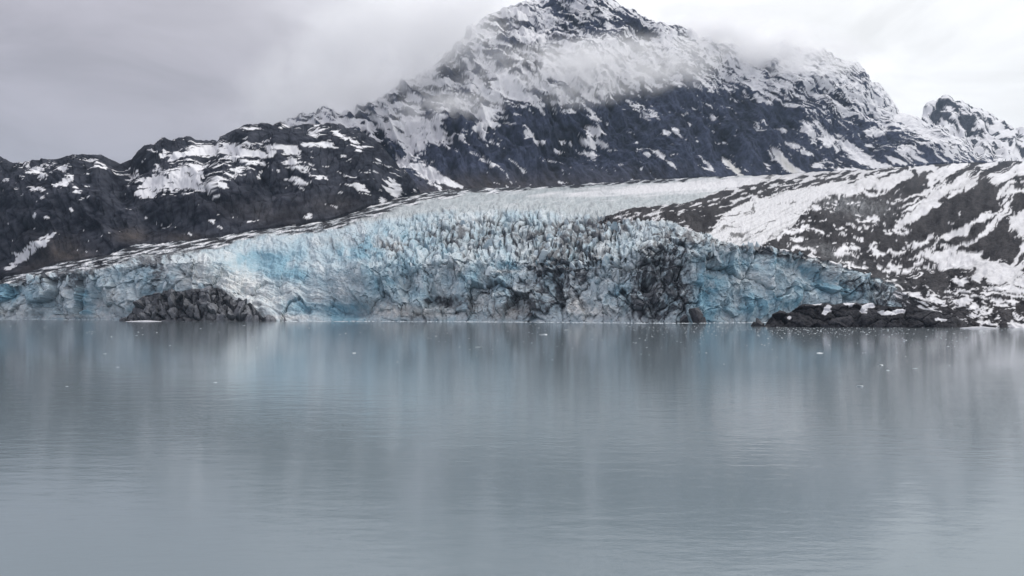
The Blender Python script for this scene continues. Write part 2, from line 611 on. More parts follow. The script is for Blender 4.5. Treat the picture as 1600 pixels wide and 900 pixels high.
    V, CC = P.reshape(-1, 3), col.reshape(-1, 3)
    o = add('rocky_hill', mesh_from('rocky_hill', V, quads[~cell], CC), M_rock)
    tag(o, 'dark rounded rocky hill with snow patches on the left shore of the glacier', 'hill', kind='structure')
    split_snow(o, P, col, quads, cell, M_snow, 90, 12)


build_hill()


# ------------------------------------------------------------------ main mountain
def build_mountain():
    cols = np.concatenate([np.linspace(430, 560, 60, endpoint=False), np.linspace(560, 1570, 900)])
    fy = interp(cols, [(430, 330), (580, 323), (650, 305), (722, 295), (838, 292), (969, 284), (1082, 277), (1212, 273), (1343, 266), (1480, 256), (1600, 252)])
    fd = interp(cols, [(430, 2750), (580, 2700), (650, 2650), (722, 2800), (838, 3100), (969, 3400), (1082, 3700), (1212, 4000), (1343, 4300), (1480, 4700), (1600, 4900)])
    ry = interp(cols, [(430, 218), (480, 201), (500, 195), (545, 173), (594, 158), (616, 139), (650, 122), (680, 104), (705, 78), (735, 47), (763, 27), (800, 12), (830, 3), (860, -8),
                       (890, -20), (915, -26), (940, -16), (956, 0), (969, 11), (988, 28), (1007, 43), (1037, 58), (1071, 64), (1098, 65), (1119, 71), (1153, 79), (1196, 79),
                       (1207, 71), (1230, 69), (1253, 74), (1291, 86), (1319, 102), (1346, 117), (1360, 133), (1377, 139), (1394, 158), (1408, 176), (1429, 188), (1463, 207),
                       (1498, 238), (1510, 252), (1570, 262)])
    rd = interp(cols, [(430, 3600), (616, 3800), (690, 4000), (763, 4200), (860, 4500), (915, 4600), (1037, 4700), (1153, 5000), (1253, 5300), (1319, 5600), (1408, 5750), (1463, 5850), (1570, 6000)])
    lines = [(fy + 20, fd - 60), (fy, fd), (ry, rd), (ry + 50, rd + 900)]
    P, sx, sy, seg = sweep(cols, lines, [6, 330, 20], [None, lambda t: t - 0.05 * math.sin(2 * math.pi * t) + 0.05 * math.sin(math.pi * t), None])
    n = grid_normals(P)
    s = seg[:, None]
    env = sstep(0.96, 1.15, s) * (1 - 0.88 * sstep(1.78, 2.0, s)) + 0.04
    wx = sx + 16 * fbm(sx / 90, sy / 80, 103, 3)
    wy = sy + 14 * fbm(sx / 80, sy / 90, 109, 3)
    big = fbm(wx / 190, wy / 140, 121, 3)
    u, v = rot(wx, wy, 55, 120, 30)          # gullies that run down to the right
    gul = ridged(u * 0.8, v, 105, 4, 0.45)
    u2, v2 = rot(wx, wy, 28, 70, 15)         # tilted rock ribs
    rib = ridged(u2, v2, 141, 3, 0.45)
    small = fbm(sx / 13, sy / 11, 133, 4, 0.5)
    upper = sstep(30, -40, sy - interp(cols, [(430, 260), (600, 240), (800, 200), (950, 165), (1130, 160), (1250, 185), (1400, 230), (1500, 260)])[None, :])
    crag = ridged(wx / 46, wy / 30, 151, 4, 0.5)
    d = env * (120 * big + 50 * gul + (8 + 12 * upper) * rib + 34 * crag + 9 * small)
    d = d + (6 * rib + 9 * crag + 6 * small) * sstep(1.55, 2, s)
    P = P + n * np.array((0.5, 1, 0.85)) * d[..., None]
    n2 = grid_normals(P)
    sx, sy = CX + F * P[..., 0] / P[..., 1], HZ - F * (P[..., 2] - H) / P[..., 1]
    mx, mz = P[..., 0] * F / 4200, -P[..., 2] * F / 4200          # world width and height, in mountain units
    line = interp(cols, [(430, 250), (560, 245), (600, 222), (660, 240), (720, 205), (800, 185), (880, 175), (960, 150), (1040, 132), (1130, 142), (1200, 152), (1250, 168),
                         (1300, 182), (1370, 195), (1430, 215), (1500, 250), (1570, 262)])[None, :]
    below = sy - line
    dens = 0.66 - 0.08 * sstep(-60, 10, below) - 0.70 * sstep(-16, 22, below)
    dens = dens + 0.16 * sstep(1080, 1160, sx) * sstep(-5, -30, below) + sstep(0, 20, below) * (0.05 + 0.20 * sstep(1180, 1300, sx) + 0.10 * sstep(820, 700, sx))
    dens = dens - blobs(sx, sy, [(700, 85, 40, 14, 28, 0.45), (735, 60, 40, 9, 28, 0.3), (780, 90, 40, 13, 28, 0.35), (905, 28, 55, 18, 12, 0.42), (985, 38, 38, 14, 35, 0.75), (650, 150, 30, 12, 10, 0.3),
                                (660, 175, 34, 13, 0, 0.4), (725, 185, 28, 14, 0, 0.75), (690, 160, 24, 10, 0, 0.3), (1290, 170, 40, 14, 30, 0.25), (1265, 150, 12, 8, 30, 0.3), (1345, 120, 24, 9, 35, 0.35), (1300, 95, 30, 10, 30, 0.2), (1240, 78, 30, 6, 8, 0.4),
                                (850, 185, 40, 16, 10, 0.3), (580, 178, 26, 7, 20, 0.3), (590, 225, 22, 16, 20, 0.5), (1080, 110, 40, 24, 10, 0.25), (1360, 225, 46, 16, 5, 0.2)])
    dens = dens + blobs(sx, sy, [(775, 160, 10, 18, 20, 0.4), (760, 180, 12, 20, 15, 0.7), (742, 202, 34, 7, -25, 0.8), (690, 216, 46, 8, 0, 0.5), (775, 222, 18, 10, 30, 0.6), (650, 205, 14, 20, -20, 0.35), (640, 240, 14, 12, -10, 0.7), (618, 268, 9, 22, 10, 1.1),
                                (655, 262, 34, 7, 18, 1.05), (672, 276, 22, 9, 20, 0.9), (616, 292, 12, 8, 30, 1.1), (570, 200, 30, 7, 20, 0.8), (556, 218, 18, 7, 40, 0.7), (693, 282, 28, 5, 22, 0.9), (720, 291, 20, 4, 10, 0.8),
                                (934, 186, 22, 6, 20, 0.95), (928, 205, 20, 7, 15, 1.0), (925, 225, 16, 10, 20, 0.95), (926, 244, 10, 7, 20, 0.95), (950, 232, 18, 8, 20, 0.6), (970, 258, 8, 3, 10, 0.9), (872, 236, 16, 6, 20, 0.85), (842, 222, 10, 4, 0, 0.8), (880, 222, 14, 4, 20, 0.7), (1010, 180, 26, 10, 25, 0.75), (1040, 207, 9, 5, 20, 0.9), (1055, 203, 8, 4, 40, 0.8), (1012, 242, 6, 4, 40, 0.9),
                                (1034, 244, 7, 5, 20, 0.8), (1048, 256, 11, 3, 35, 0.9), (1072, 178, 6, 4, 0, 0.8), (1115, 186, 9, 5, 35, 0.9), (1056, 201, 8, 6, 30, 0.8), (1092, 221, 5, 4, 40, 0.8), (1192, 190, 7, 5, 30, 0.85), (1205, 158, 6, 6, 0, 0.8), (1232, 193, 9, 3, 20, 0.7),
                                (1107, 257, 11, 3.5, 52, 1.1), (1145, 262, 26, 4, 42, 1.3), (1225, 252, 30, 7, 46, 1.5), (1200, 262, 9, 3, 50, 0.9), (1247, 268, 12, 4, 20, 1.0), (1240, 228, 18, 6, 20, 1.0), (1262, 240, 14, 4, 10, 0.95), (1277, 258, 10, 4, -20, 0.9),
                                (1262, 200, 9, 16, -28, 0.8), (1292, 222, 14, 5, 40, 1.1), (1285, 205, 26, 5, 50, 0.8), (1330, 232, 40, 7, 32, 1.25), (1345, 250, 26, 5, 25, 1.1), (1368, 206, 22, 8, -10, 1.1), (1358, 228, 10, 4, 20, 0.9), (1411, 235, 14, 6, 0, 1.1), (1404, 252, 14, 4, 20, 1.0), (1435, 248, 12, 4, 20, 0.9), (1320, 265, 12, 3, 0, 1.0), (1380, 262, 12, 3, 0, 0.8),
                                (1440, 205, 40, 8, 32, 0.8), (1480, 240, 22, 6, 35, 0.7), (812, 205, 20, 6, 10, 0.3), (858, 252, 6, 2, 10, 0.7), (770, 258, 6, 3, 0, 0.7), (760, 245, 5, 2, 0, 0.6), (930, 289, 30, 2.5, -4, 0.6), (1015, 282, 30, 2.5, -4, 0.6)])
    pat = unit(patchy(mx, mz, 27, 19, 4.6, 171) + 0.45 * patchy(mx, mz, 52, 20, 6, 181) - 0.3 * crag)
    dens = dens + 0.12 * unit(fbm(*rot(mx, mz, 32, 95, 30), 175, 3)) * sstep(10, -20, below)
    snow = dens + (0.40 - 0.12 * sstep(0, 20, below)) * pat - 0.55 + 0.12 * (n2[..., 2] - 0.55) + 0.05 * rib
    snow = np.where(s > 2.05, -1, snow)
    tone = 0.45 + 0.6 * fbm(sx / 70, sy / 60, 191, 4) + 0.5 * small + 0.45 * gul + 0.6 * fbm(*rot(mx, mz, 58, 60, 7), 195, 4, 0.6)
    col = mixc(ROCK_A * 1.05, ROCK_B * np.array((0.92, 1.03, 1.28)) * 1.15, tone)
    col = mixc(col, ROCK_BROWN * 0.85, 0.6 * sstep(-40, 0, sy - fy[None, :]) * sstep(1150, 800, sx))
    dirty = mixc(SNOW, (0.55, 0.54, 0.50), 0.9 * blobs(sx, sy, [(1150, 265, 26, 6, 42, 1.0), (1232, 260, 30, 7, 46, 1.0)]))
    col = col * (1 - sstep(-0.03, 0.03, snow))[..., None] + dirty * sstep(-0.03, 0.03, snow)[..., None]
    quads = grid_quads(*sx.shape)
    cell = (snow[:-1, :-1] + snow[1:, 1:] + snow[1:, :-1] + snow[:-1, 1:]) > 0
    V, CC = P.reshape(-1, 3), col.reshape(-1, 3)
    o = add('mountain', mesh_from('mountain', V, quads[~cell], CC), M_rock)
    tag(o, 'steep dark mountain streaked with snow, its summit in cloud above the glacier', 'mountain', kind='structure')
    split_snow(o, P, col, quads, cell, M_snow, 160, 14)


build_mountain()


# ------------------------------------------------------------------ far peak at the right
def build_far_peak():
    cols = np.linspace(1330, 1880, 360)
    ry = interp(cols, [(1330, 215), (1400, 200), (1439, 189), (1444, 169), (1449, 161), (1463, 159), (1477, 150), (1486, 156), (1494, 161), (1504, 158), (1515, 168), (1530, 172), (1546, 177), (1566, 196),
                       (1584, 213), (1594, 207), (1610, 212), (1660, 232), (1740, 214), (1880, 200)])
    one = np.ones_like(cols)
    lines = [(one * 300, one * 5600), (one * 258, one * 6000), (ry, one * 8200), (ry + 40, one * 9400)]
    P, sx, sy, seg = sweep(cols, lines, [6, 130, 10])
    n = grid_normals(P)
    s = seg[:, None]
    env = sstep(0.96, 1.1, s) * (1 - 0.8 * sstep(1.8, 2.0, s)) + 0.05
    small = fbm(sx / 9, sy / 8, 233, 4, 0.6)
    u, v = rot(sx, sy, 48, 60, 15)
    gul = ridged(u, v, 241, 4, 0.55)
    d = env * (110 * fbm(sx / 70, sy / 60, 221, 3) + 70 * gul + 16 * small)
    d = d + 18 * small * sstep(1.7, 2, s)
    P = P + n * np.array((0.5, 1, 0.85)) * d[..., None]
    n2 = grid_normals(P)
    a, b = rot(sx, sy, 38, 20, 6)
    pat = fbm(a, b, 251, 4, 0.6)
    dens = 0.74 + 0 * sx - blobs(sx, sy, [(1465, 172, 16, 14, 60, 0.55), (1500, 176, 12, 16, 40, 0.35), (1512, 196, 22, 10, 40, 0.5), (1545, 205, 8, 14, 0, 0.4), (1530, 225, 24, 9, 30, 0.35), (1590, 225, 8, 10, 30, 0.4), (1470, 190, 16, 6, 0, 0.35)])
    snow = dens + 0.32 * unit(pat) - 0.5 + 0.3 * (n2[..., 2] - 0.6) - 0.12 * np.maximum(gul, 0)
    snow = np.where(s > 2.1, -1, snow)
    col = mixc(ROCK_A * 1.1, ROCK_B * 1.2, 0.5 + 0.6 * small)
    k = sstep(-0.03, 0.03, snow)[..., None]
    col = col * (1 - k) + SNOW * k
    quads = grid_quads(*sx.shape)
    cell = (snow[:-1, :-1] + snow[1:, 1:] + snow[1:, :-1] + snow[:-1, 1:]) > 0
    V, CC = P.reshape(-1, 3), col.reshape(-1, 3)
    o = add('far_peak', mesh_from('far_peak', V, quads[~cell], CC), M_rock)
    tag(o, 'jagged snowy peak far behind the right shoulder of the mountain', 'mountain', kind='structure')
    split_snow(o, P, col, quads, cell, M_snow, 40, 14)


build_far_peak()


# ------------------------------------------------------------------ glacier and the moraine beside it
MEDIAL = [(940, 346, 5), (990, 337, 9), (1055, 334, 15), (1092, 341, 27), (1122, 319, 19), (1165, 304, 13), (1220, 292, 10), (1290, 280, 8), (1360, 271, 7), (1420, 264, 5)]


def build_glacier():
    cols = np.linspace(-230, 1830, 1420)
    fy, fd = interp(cols, FOOT_Y), interp(cols, FOOT_D)
    d0 = interp(cols, [(-250, 1700), (0, 1545), (200, 1420), (420, 1270), (560, 1245), (700, 1215), (800, 1185), (920, 1120), (1000, 1085), (1080, 1090), (1150, 1120), (1250, 1160), (1350, 1190), (1410, 1120),
                       (1470, 900), (1530, 790), (1600, 742), (1700, 720), (1850, 700)])
    y0 = HZ + F * (H + 4) / d0                                    # four metres below the water
    y1 = interp(cols, [(-250, 452), (0, 444), (60, 434), (150, 424), (250, 411), (320, 408), (360, 418), (400, 430), (460, 432), (520, 425), (560, 418), (620, 412), (700, 410), (800, 408), (900, 404), (960, 398),
                       (1010, 388), (1060, 378), (1100, 380), (1150, 385), (1200, 389), (1250, 399), (1300, 414), (1350, 432), (1390, 446), (1420, 462), (1470, 478), (1530, 482), (1600, 480), (1850, 480)])
    d1 = d0 + interp(cols, [(-250, 20), (300, 24), (350, 90), (400, 150), (480, 150), (545, 90), (575, 36), (700, 48), (800, 62), (900, 60), (1000, 46), (1080, 36), (1350, 32), (1410, 60), (1480, 110), (1600, 110), (1850, 110)])
    y2 = interp(cols, [(-250, 448), (0, 438), (60, 428), (150, 410), (250, 396), (330, 386), (400, 368), (450, 361), (540, 349), (640, 338), (700, 332), (800, 330), (880, 334), (950, 341), (1010, 347), (1060, 352), (1110, 371),
                       (1150, 378), (1200, 384), (1250, 392), (1300, 407), (1350, 424), (1400, 436), (1470, 424), (1530, 410), (1600, 400), (1850, 395)])
    d2 = d1 + interp(cols, [(-250, 60), (0, 60), (200, 120), (330, 190), (400, 260), (520, 360), (640, 430), (800, 470), (900, 420), (1000, 260), (1060, 130), (1110, 70), (1200, 60), (1350, 60), (1420, 200), (1480, 380), (1600, 420), (1850, 420)])
    y3 = interp(cols, [(-250, 447), (0, 440), (88, 418), (150, 404), (250, 385), (335, 376), (400, 363), (450, 357), (540, 342), (600, 326), (700, 310), (800, 306), (900, 308), (1000, 312), (1060, 316), (1110, 324),
                       (1200, 326), (1300, 318), (1370, 312), (1450, 310), (1530, 308), (1600, 305), (1850, 300)])
    d3 = interp(cols, [(-250, 1820), (0, 1660), (88, 1600), (160, 1610), (250, 1660), (335, 1710), (400, 1790), (450, 1850), (540, 2020), (600, 2180), (700, 2420), (800, 2600), (900, 2500), (1000, 2250), (1110, 1950), (1200, 1950), (1300, 1980),
                       (1450, 2050), (1600, 2000), (1850, 1950)])
    d2 = np.minimum(d2, d3 - 25)
    zf = H + (HZ - fy) / F * fd
    d4 = fd + 260
    y4 = HZ - F * (zf - 30 - H) / d4
    lines = [(y0, d0), (y1, d1), (y2, d2), (y3, d3), (fy, fd), (y4, d4)]
    P, sx, sy, seg = sweep(cols, lines, [120, 90, 52, 48, 6], [lambda t: t + 0.06 * math.sin(math.pi * t), None, None, None, None])
    n = grid_normals(P)
    s = seg[:, None] + 0 * sx
    col_x = sx
    px = P[..., 1] / F                                            # metres per photo pixel here
    # --- where is moraine, where is ice
    edge_x = interp(sy, [(200, 1480), (262, 1420), (285, 1330), (303, 1290), (330, 1262), (352, 1238), (367, 1220), (387, 1190), (392, 1225), (400, 1262), (412, 1302), (430, 1350), (445, 1392), (480, 1408), (520, 1410)])
    j = 9 * fbm(sx / 30, sy / 14, 301, 3)
    moraine = sx > edge_x + j
    medial = seg_dist(sx, sy + 3 * fbm(sx / 24, sy / 9, 305, 3), MEDIAL)
    # --- relief
    wx = sx + 8 * fbm(sx / 40, sy / 34, 311, 3)
    wy = sy + 7 * fbm(sx / 36, sy / 40, 317, 3)
    face = 1 - sstep(0.75, 1.45, s)
    field = blobs(sx, sy, [(690, 372, 80, 46, 0, 0.9), (800, 370, 90, 44, 0, 1.1), (900, 380, 90, 48, 0, 1.0), (980, 380, 60, 42, 0, 0.7), (620, 400, 60, 40, 0, 0.5), (1120, 400, 80, 20, 0, 0.3)])
    field = np.clip(field, 0, 1)
    slope = np.clip(blobs(sx, sy, [(420, 450, 100, 62, 0, 1.5), (350, 440, 50, 40, 0, 0.6), (500, 470, 60, 40, 0, 0.8)]), 0, 1)
    # seracs: tall narrow blocks split by deep crevasses
    t1 = rot(wx, wy, 14, 8.5, 19)
    f1, e1, r1, ox1, oy1 = voro(t1[0], t1[1], 331)
    pick = sstep(0.0, 0.25, fbm(sx / 55, sy / 30, 335, 3))           # slender fins here, broad blocks there
    t1b = rot(wx, wy, 10, 15, 24)
    v1b = voro(t1b[0], t1b[1], 337)
    big_cell = pick > 0.5
    f1, e1, r1, ox1, oy1 = (np.where(big_cell, b_, a_) for a_, b_ in zip((f1, e1, r1, ox1, oy1), v1b))
    t2 = rot(wx, wy, -12, 13, 25)
    f2, e2, r2, ox2, oy2 = voro(t2[0], t2[1], 341)
    t3 = rot(wx, wy, 8, 36, 66)
    f3, e3, r3, ox3, oy3 = voro(t3[0], t3[1], 351)
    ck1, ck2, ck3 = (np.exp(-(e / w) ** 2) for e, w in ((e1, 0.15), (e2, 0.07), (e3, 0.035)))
    tilt = lambda r, ox, oy: ox * (((r * 37.7) % 1) - 0.5) * 2 + oy * (((r * 91.3) % 1) - 0.35) * 2      # every block has its own slanting face
    small = fbm(sx / 7, sy / 8, 361, 4, 0.62)
    mid = fbm(wx / 26, wy / 30, 365, 4, 0.55)
    large = fbm(wx / 90, wy / 70, 369, 3)
    fluting = ridged(wx / 22, wy / 95, 371, 4, 0.55)
    ice_on = (1 - sstep(2.0, 2.6, s)) * (~moraine) * (0.25 + 0.75 * sstep(0.0, 0.25, s))
    calm_ice = np.clip(blobs(sx, sy, [(1180, 440, 90, 50, 0, 1.2), (1280, 445, 60, 30, 10, 0.8), (620, 450, 70, 40, 0, 0.8), (730, 455, 50, 34, 0, 0.6), (260, 450, 70, 40, 0, 0.7), (930, 465, 40, 26, 0, 0.5)]), 0, 1)
    blocky = (9 * (r1 - 0.5) - 8 * ck1 + 3 * oy1 + 4 * tilt(r1, ox1, oy1)) * field
    blocky = blocky + (1 - 0.7 * field) * (1 - slope) * ((7 * (r2 - 0.5) + 8 * tilt(r2, ox2, oy2) - 2.5 * ck2 * (1 - calm_ice)) * (1 - 0.45 * calm_ice) * (0.35 + 0.65 * face))
    blocky = blocky + (1 - 0.6 * slope) * face * (12 * (r3 - 0.5) + 20 * tilt(r3, ox3, oy3) - 4 * ck3 + 6 * fluting)
    fold_u, fold_v = rot(wx, wy, 18, 110, 13)
    folds = ridged(fold_u, fold_v, 377, 4, 0.5)
    t4 = rot(sx + 2 * small, sy, 20, 6, 10)
    f4, e4, r4, ox4, oy4 = voro(t4[0], t4[1], 355)
    blocky = blocky + 2.4 * tilt(r4, ox4, oy4) * (1 - 0.6 * np.maximum(slope, calm_ice))
    d = ice_on * (blocky + slope * (9 * folds + 8 * mid) + 5 * mid * (1 - slope) + 10 * large + 1.6 * small)
    # hollows melted into the foot of the cliff
    caves = blobs(sx, sy, [(57, 495, 11, 6, 0, 1.6), (1013, 445, 13, 9, 0, 2.0), (545, 488, 40, 13, 0, 1.6), (700, 472, 30, 8, 5, 1.0), (150, 470, 12, 22, 0, 1.2), (880, 445, 34, 22, 20, 1.0), (118, 455, 8, 24, 0, 0.8), (412, 405, 34, 12, -5, 1.4),
                           (640, 450, 10, 20, 0, 1.2), (1105, 470, 10, 26, 0, 0.8), (965, 455, 22, 10, 0, 0.8), (1275, 430, 50, 10, 22, 0.9), (8, 455, 30, 12, 0, 0.9)])
    d = d - 16 * caves * ice_on
    # upper ice: low waves and crevasse lines across the flow
    cre_u, cre_v = rot(wx, wy, -6, 34, 4.2)
    waves = ridged(cre_u, cre_v, 381, 3, 0.6)
    up = sstep(1.9, 2.4, s) * (~moraine)
    d = d + up * (1 - sstep(3.6, 4.0, s)) * (2.4 * waves * np.sqrt(px) + 2.0 * small)
    d = d + sstep(3.2, 3.8, s) * (1 - sstep(4.3, 5, s)) * 3.2 * px * fbm(sx / 26, sy / 12, 385, 4, 0.6)
    # moraine: hummocks of till
    hum_u, hum_v = rot(wx, wy, interp(sx, [(1300, 6), (1600, -18)]).mean(), 46, 15)
    hum = ridged(hum_u, hum_v, 391, 4, 0.55)
    mo = moraine * sstep(0.0, 0.12, s) * (1 - sstep(3.8, 4.1, s))
    icy = blobs(sx, sy, [(1335, 325, 50, 16, 8, 1.0), (1380, 462, 34, 22, 0, 1.0), (1300, 398, 40, 10, 20, 0.7), (1165, 372, 40, 6, 10, 0.6)])
    d = d + mo * (px ** 0.5) * (9 * large + 8 * hum + 3.2 * mid + 1.8 * small - 5 * icy * ck2)
    d = d + np.exp(-medial ** 2 * 1.2) * 7 * sstep(1.6, 2.2, s)
    push = n * np.array((0.6, 1.0, 0.75))
    P = P + push * d[..., None]
    n2 = grid_normals(P)
    sx, sy = CX + F * P[..., 0] / P[..., 1], HZ - F * (P[..., 2] - H) / P[..., 1]

    # --- colour: what the ice is (clean, blue, dirty), what the till is, where snow still lies
    ice = mixc((0.48, 0.57, 0.62), (0.72, 0.765, 0.785), 0.5 + 0.55 * mid + 0.45 * small)
    blue = blobs(sx, sy, [(6, 456, 34, 14, 0, 1.3), (132, 478, 16, 26, 0, 0.9), (155, 468, 14, 18, 0, 0.7), (405, 408, 50, 17, -5, 1.25), (440, 424, 55, 13, 8, 0.9), (548, 489, 34, 13, 0, 1.5), (468, 478, 44, 12, 10, 1.0), (560, 392, 44, 18, 0, 0.75),
                          (655, 405, 40, 20, 0, 0.45), (700, 440, 14, 26, 0, 0.6), (640, 362, 60, 14, 0, 0.35), (1104, 462, 16, 40, 0, 1.3), (1130, 440, 40, 36, 0, 0.5), (1252, 418, 44, 13, 25, 1.0), (1290, 448, 56, 14, 10, 0.95), (1220, 470, 50, 18, 0, 0.6),
                          (1160, 485, 50, 14, 0, 0.4), (792, 415, 22, 9, 0, 0.7), (960, 460, 20, 13, 0, 0.7), (1030, 362, 40, 8, 0, 0.4), (740, 430, 14, 20, 0, 0.5), (1180, 410, 50, 16, 0, 0.4), (230, 440, 20, 14, 0, 0.3), (600, 440, 30, 20, 0, 0.35)])
    bl = blue * (0.8 + 0.5 * mid + 0.5 * fbm(wx / 13, wy / 16, 401, 3)) + 0.22 + 0.35 * fbm(wx / 40, wy / 30, 405, 3)
    bl = bl + (0.5 * (r3 - 0.5) + 0.55 * (r2 - 0.5) + 0.25 * (r4 - 0.5)) * (0.5 + 0.8 * np.clip(blue, 0, 1)) * (1 - 0.6 * slope) + 0.4 * slope * np.clip(blue, 0, 1) * folds
    bl = bl * (1 - sstep(2.2, 2.9, s) * 0.7)
    ice = mixc(ice * 0.80, (0.12, 0.30, 0.40), np.clip(bl, 0, 1) * 0.84)
    pale = blobs(sx, sy, [(370, 445, 50, 36, 30, 0.9), (430, 470, 30, 20, 0, 0.6), (300, 430, 26, 24, 0, 0.7), (900, 480, 16, 16, 0, 1.3), (930, 488, 24, 10, 0, 0.9), (620, 488, 60, 10, 0, 1.0), (800, 488, 40, 9, -15, 0.9), (690, 490, 60, 6, 0, 0.7), (720, 420, 20, 10, 0, 0.4), (20, 485, 50, 10, 0, 0.5), (110, 494, 60, 4, 0, 0.7), (450, 496, 40, 4, 0, 0.8), (985, 420, 26, 6, 0, 0.7), (790, 424, 30, 3, 0, 0.9), (180, 470, 34, 30, 0, 0.45), (1160, 440, 30, 12, 0, 0.4)])
    ice = mixc(ice, (0.66, 0.655, 0.635), pale * (0.8 + 0.6 * small))
    # dirt: rock flour and stones carried in the ice, lying in bands; the fracture lines are darkened as well
    dirt = blobs(sx, sy, [(865, 436, 50, 44, 20, 0.75), (900, 400, 60, 36, 0, 0.55), (1038, 395, 32, 40, 14, 0.95), (1050, 455, 32, 46, 8, 1.0), (1000, 450, 30, 30, 0, 0.7), (1010, 480, 50, 20, 0, 0.7), (840, 475, 40, 18, -10, 0.75), (700, 472, 34, 9, 5, 1.0), (780, 458, 44, 10, 0, 0.5),
                          (960, 345, 40, 12, 0, 0.9), (930, 360, 50, 16, 0, 0.6), (800, 366, 90, 24, 0, 0.45), (700, 366, 46, 22, 10, 0.42), (250, 402, 60, 9, -14, 0.7), (200, 395, 60, 14, -10, 0.75), (110, 425, 60, 8, -10, 0.85), (30, 434, 50, 6, -8, 0.8), (300, 384, 50, 8, -8, 0.6), (60, 440, 70, 7, -8, 0.5),
                          (120, 445, 26, 12, 0, 0.55), (245, 425, 14, 20, 0, 0.7), (1150, 382, 60, 6, 8, 0.75), (1210, 396, 50, 8, 12, 0.75), (1330, 440, 40, 20, 20, 0.5), (1380, 460, 30, 26, 0, 0.75), (1270, 402, 40, 8, 20, 0.8), (750, 490, 60, 12, 0, 0.25), (600, 385, 40, 10, 0, 0.35), (1080, 370, 30, 10, 20, 0.8), (520, 385, 20, 6, 0, 0.3), (1112, 400, 20, 20, 0, 0.35)])
    streaks = ridged(*rot(wx, wy, -52, 46, 9), 411, 4, 0.6)
    flecks = fbm(wx / 6.5, wy / 9, 421, 4, 0.65)
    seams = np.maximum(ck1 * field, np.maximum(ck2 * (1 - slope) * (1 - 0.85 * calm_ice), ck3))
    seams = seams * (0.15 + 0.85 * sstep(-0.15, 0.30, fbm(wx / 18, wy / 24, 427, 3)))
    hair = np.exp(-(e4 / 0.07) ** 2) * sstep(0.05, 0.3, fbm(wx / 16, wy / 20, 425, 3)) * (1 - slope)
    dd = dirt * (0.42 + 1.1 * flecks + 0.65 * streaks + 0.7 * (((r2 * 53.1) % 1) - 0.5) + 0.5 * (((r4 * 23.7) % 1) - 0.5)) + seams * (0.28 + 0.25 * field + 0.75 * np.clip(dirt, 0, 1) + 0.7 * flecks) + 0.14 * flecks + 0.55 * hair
    band_u, band_v = rot(wx, wy, 14, 140, 10)
    bands = np.exp(-((pn(band_u, band_v, 431)) / 0.05) ** 2) * (0.25 + 0.4 * slope)
    dd = dd + bands * face * 0.8
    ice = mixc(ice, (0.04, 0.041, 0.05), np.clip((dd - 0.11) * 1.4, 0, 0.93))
    ice = mixc(ice, (0.30, 0.27, 0.25), np.clip(blobs(sx, sy, [(620, 482, 50, 12, 10, 0.6), (780, 482, 60, 14, 0, 0.6), (520, 375, 20, 8, 0, 0.5), (610, 382, 26, 10, 0, 0.5)]) * (0.5 + flecks), 0, 0.6))
    # upper ice: greyish, then snow
    upc = mixc((0.29, 0.345, 0.37), (0.52, 0.56, 0.575), 0.5 + 0.5 * waves + 0.6 * small)
    upc = mixc(upc * 0.80, (0.11, 0.12, 0.135), np.clip(0.9 * flecks + 0.42 * waves - 0.22, 0, 0.65))
    white = blobs(sx, sy, [(1120, 288, 130, 11, -4, 1.5), (980, 298, 100, 9, -4, 1.05), (860, 304, 60, 4, -3, 0.6), (1230, 280, 60, 8, -4, 1.3)])
    upc = mixc(upc, OLD_SNOW * 1.1, np.clip(white + 0.7 * fbm(*rot(sx, sy, -5, 50, 4), 441, 3) - 0.25, 0, 1))
    ice = mixc(ice, upc, sstep(1.9, 2.15, s))
    # lateral moraine streaks along the hill's foot
    foot_gap = sy - fy[None, :]
    lat_w = (interp(sx, [(-250, 16), (0, 16), (100, 18), (200, 26), (300, 24), (420, 10), (520, 20), (600, 22), (700, 14), (800, 6), (1100, 3)]))
    lat = sstep(lat_w, lat_w * 0.55, foot_gap + 6 * fbm(sx / 40, sy / 10, 451, 3))
    lp = fbm(*rot(sx, sy, interp(cols, [(0, -8), (600, -14)]).mean(), 26, 3.2), 461, 4, 0.6)
    latc = np.where((lp > 0.24)[..., None], SNOW * 0.9, np.where((lp > 0.02)[..., None], np.array((0.30, 0.32, 0.34)), np.array((0.04, 0.04, 0.045))))
    ice = mixc(ice, latc, np.clip(lat * 1.4, 0, 1) * (s > 1.05))
    # till and snow
    till = mixc((0.020, 0.019, 0.022), (0.064, 0.061, 0.064), 0.5 + 0.7 * mid + 0.4 * small)
    ang = interp(sx, [(1050, -12), (1400, 4), (1500, -6), (1620, -30)])
    p1 = patchy(sx, sy, 5, 15, 4.6, 471)
    p2 = patchy(sx, sy, -33, 44, 7.5, 481)
    w2 = sstep(0, 40, (sx - 1390) * 0.6 + (400 - sy) * 0.5 - 20) * sstep(450, 410, sy)
    p = p1 * (1 - w2) + p2 * w2
    md = blobs(sx, sy, [(1480, 300, 120, 12, 0, 0.15), (1450, 278, 160, 12, -2, 0.22), (1550, 420, 70, 16, 14, 0.85), (1500, 408, 50, 8, 8, 0.5), (1592, 350, 14, 40, -20, 0.6), (1580, 450, 60, 22, 10, 0.25), (1500, 462, 60, 16, 0, 0.2),
                        (1545, 355, 12, 30, 40, 0.35), (1215, 340, 40, 20, -30, 0.8), (1262, 312, 50, 12, -20, 0.7), (1340, 290, 90, 10, -10, 0.8), (1580, 500, 60, 10, 0, 0.25)])
    md = md + 0.9 * np.exp(-seg_dist(sx, sy, [(1405, 352, 6), (1428, 338, 7), (1446, 318, 6), (1478, 298, 6), (1520, 284, 7)]) ** 2) + 0.6 * np.exp(-seg_dist(sx, sy, [(1580, 290, 6), (1530, 345, 6), (1480, 372, 5)]) ** 2)
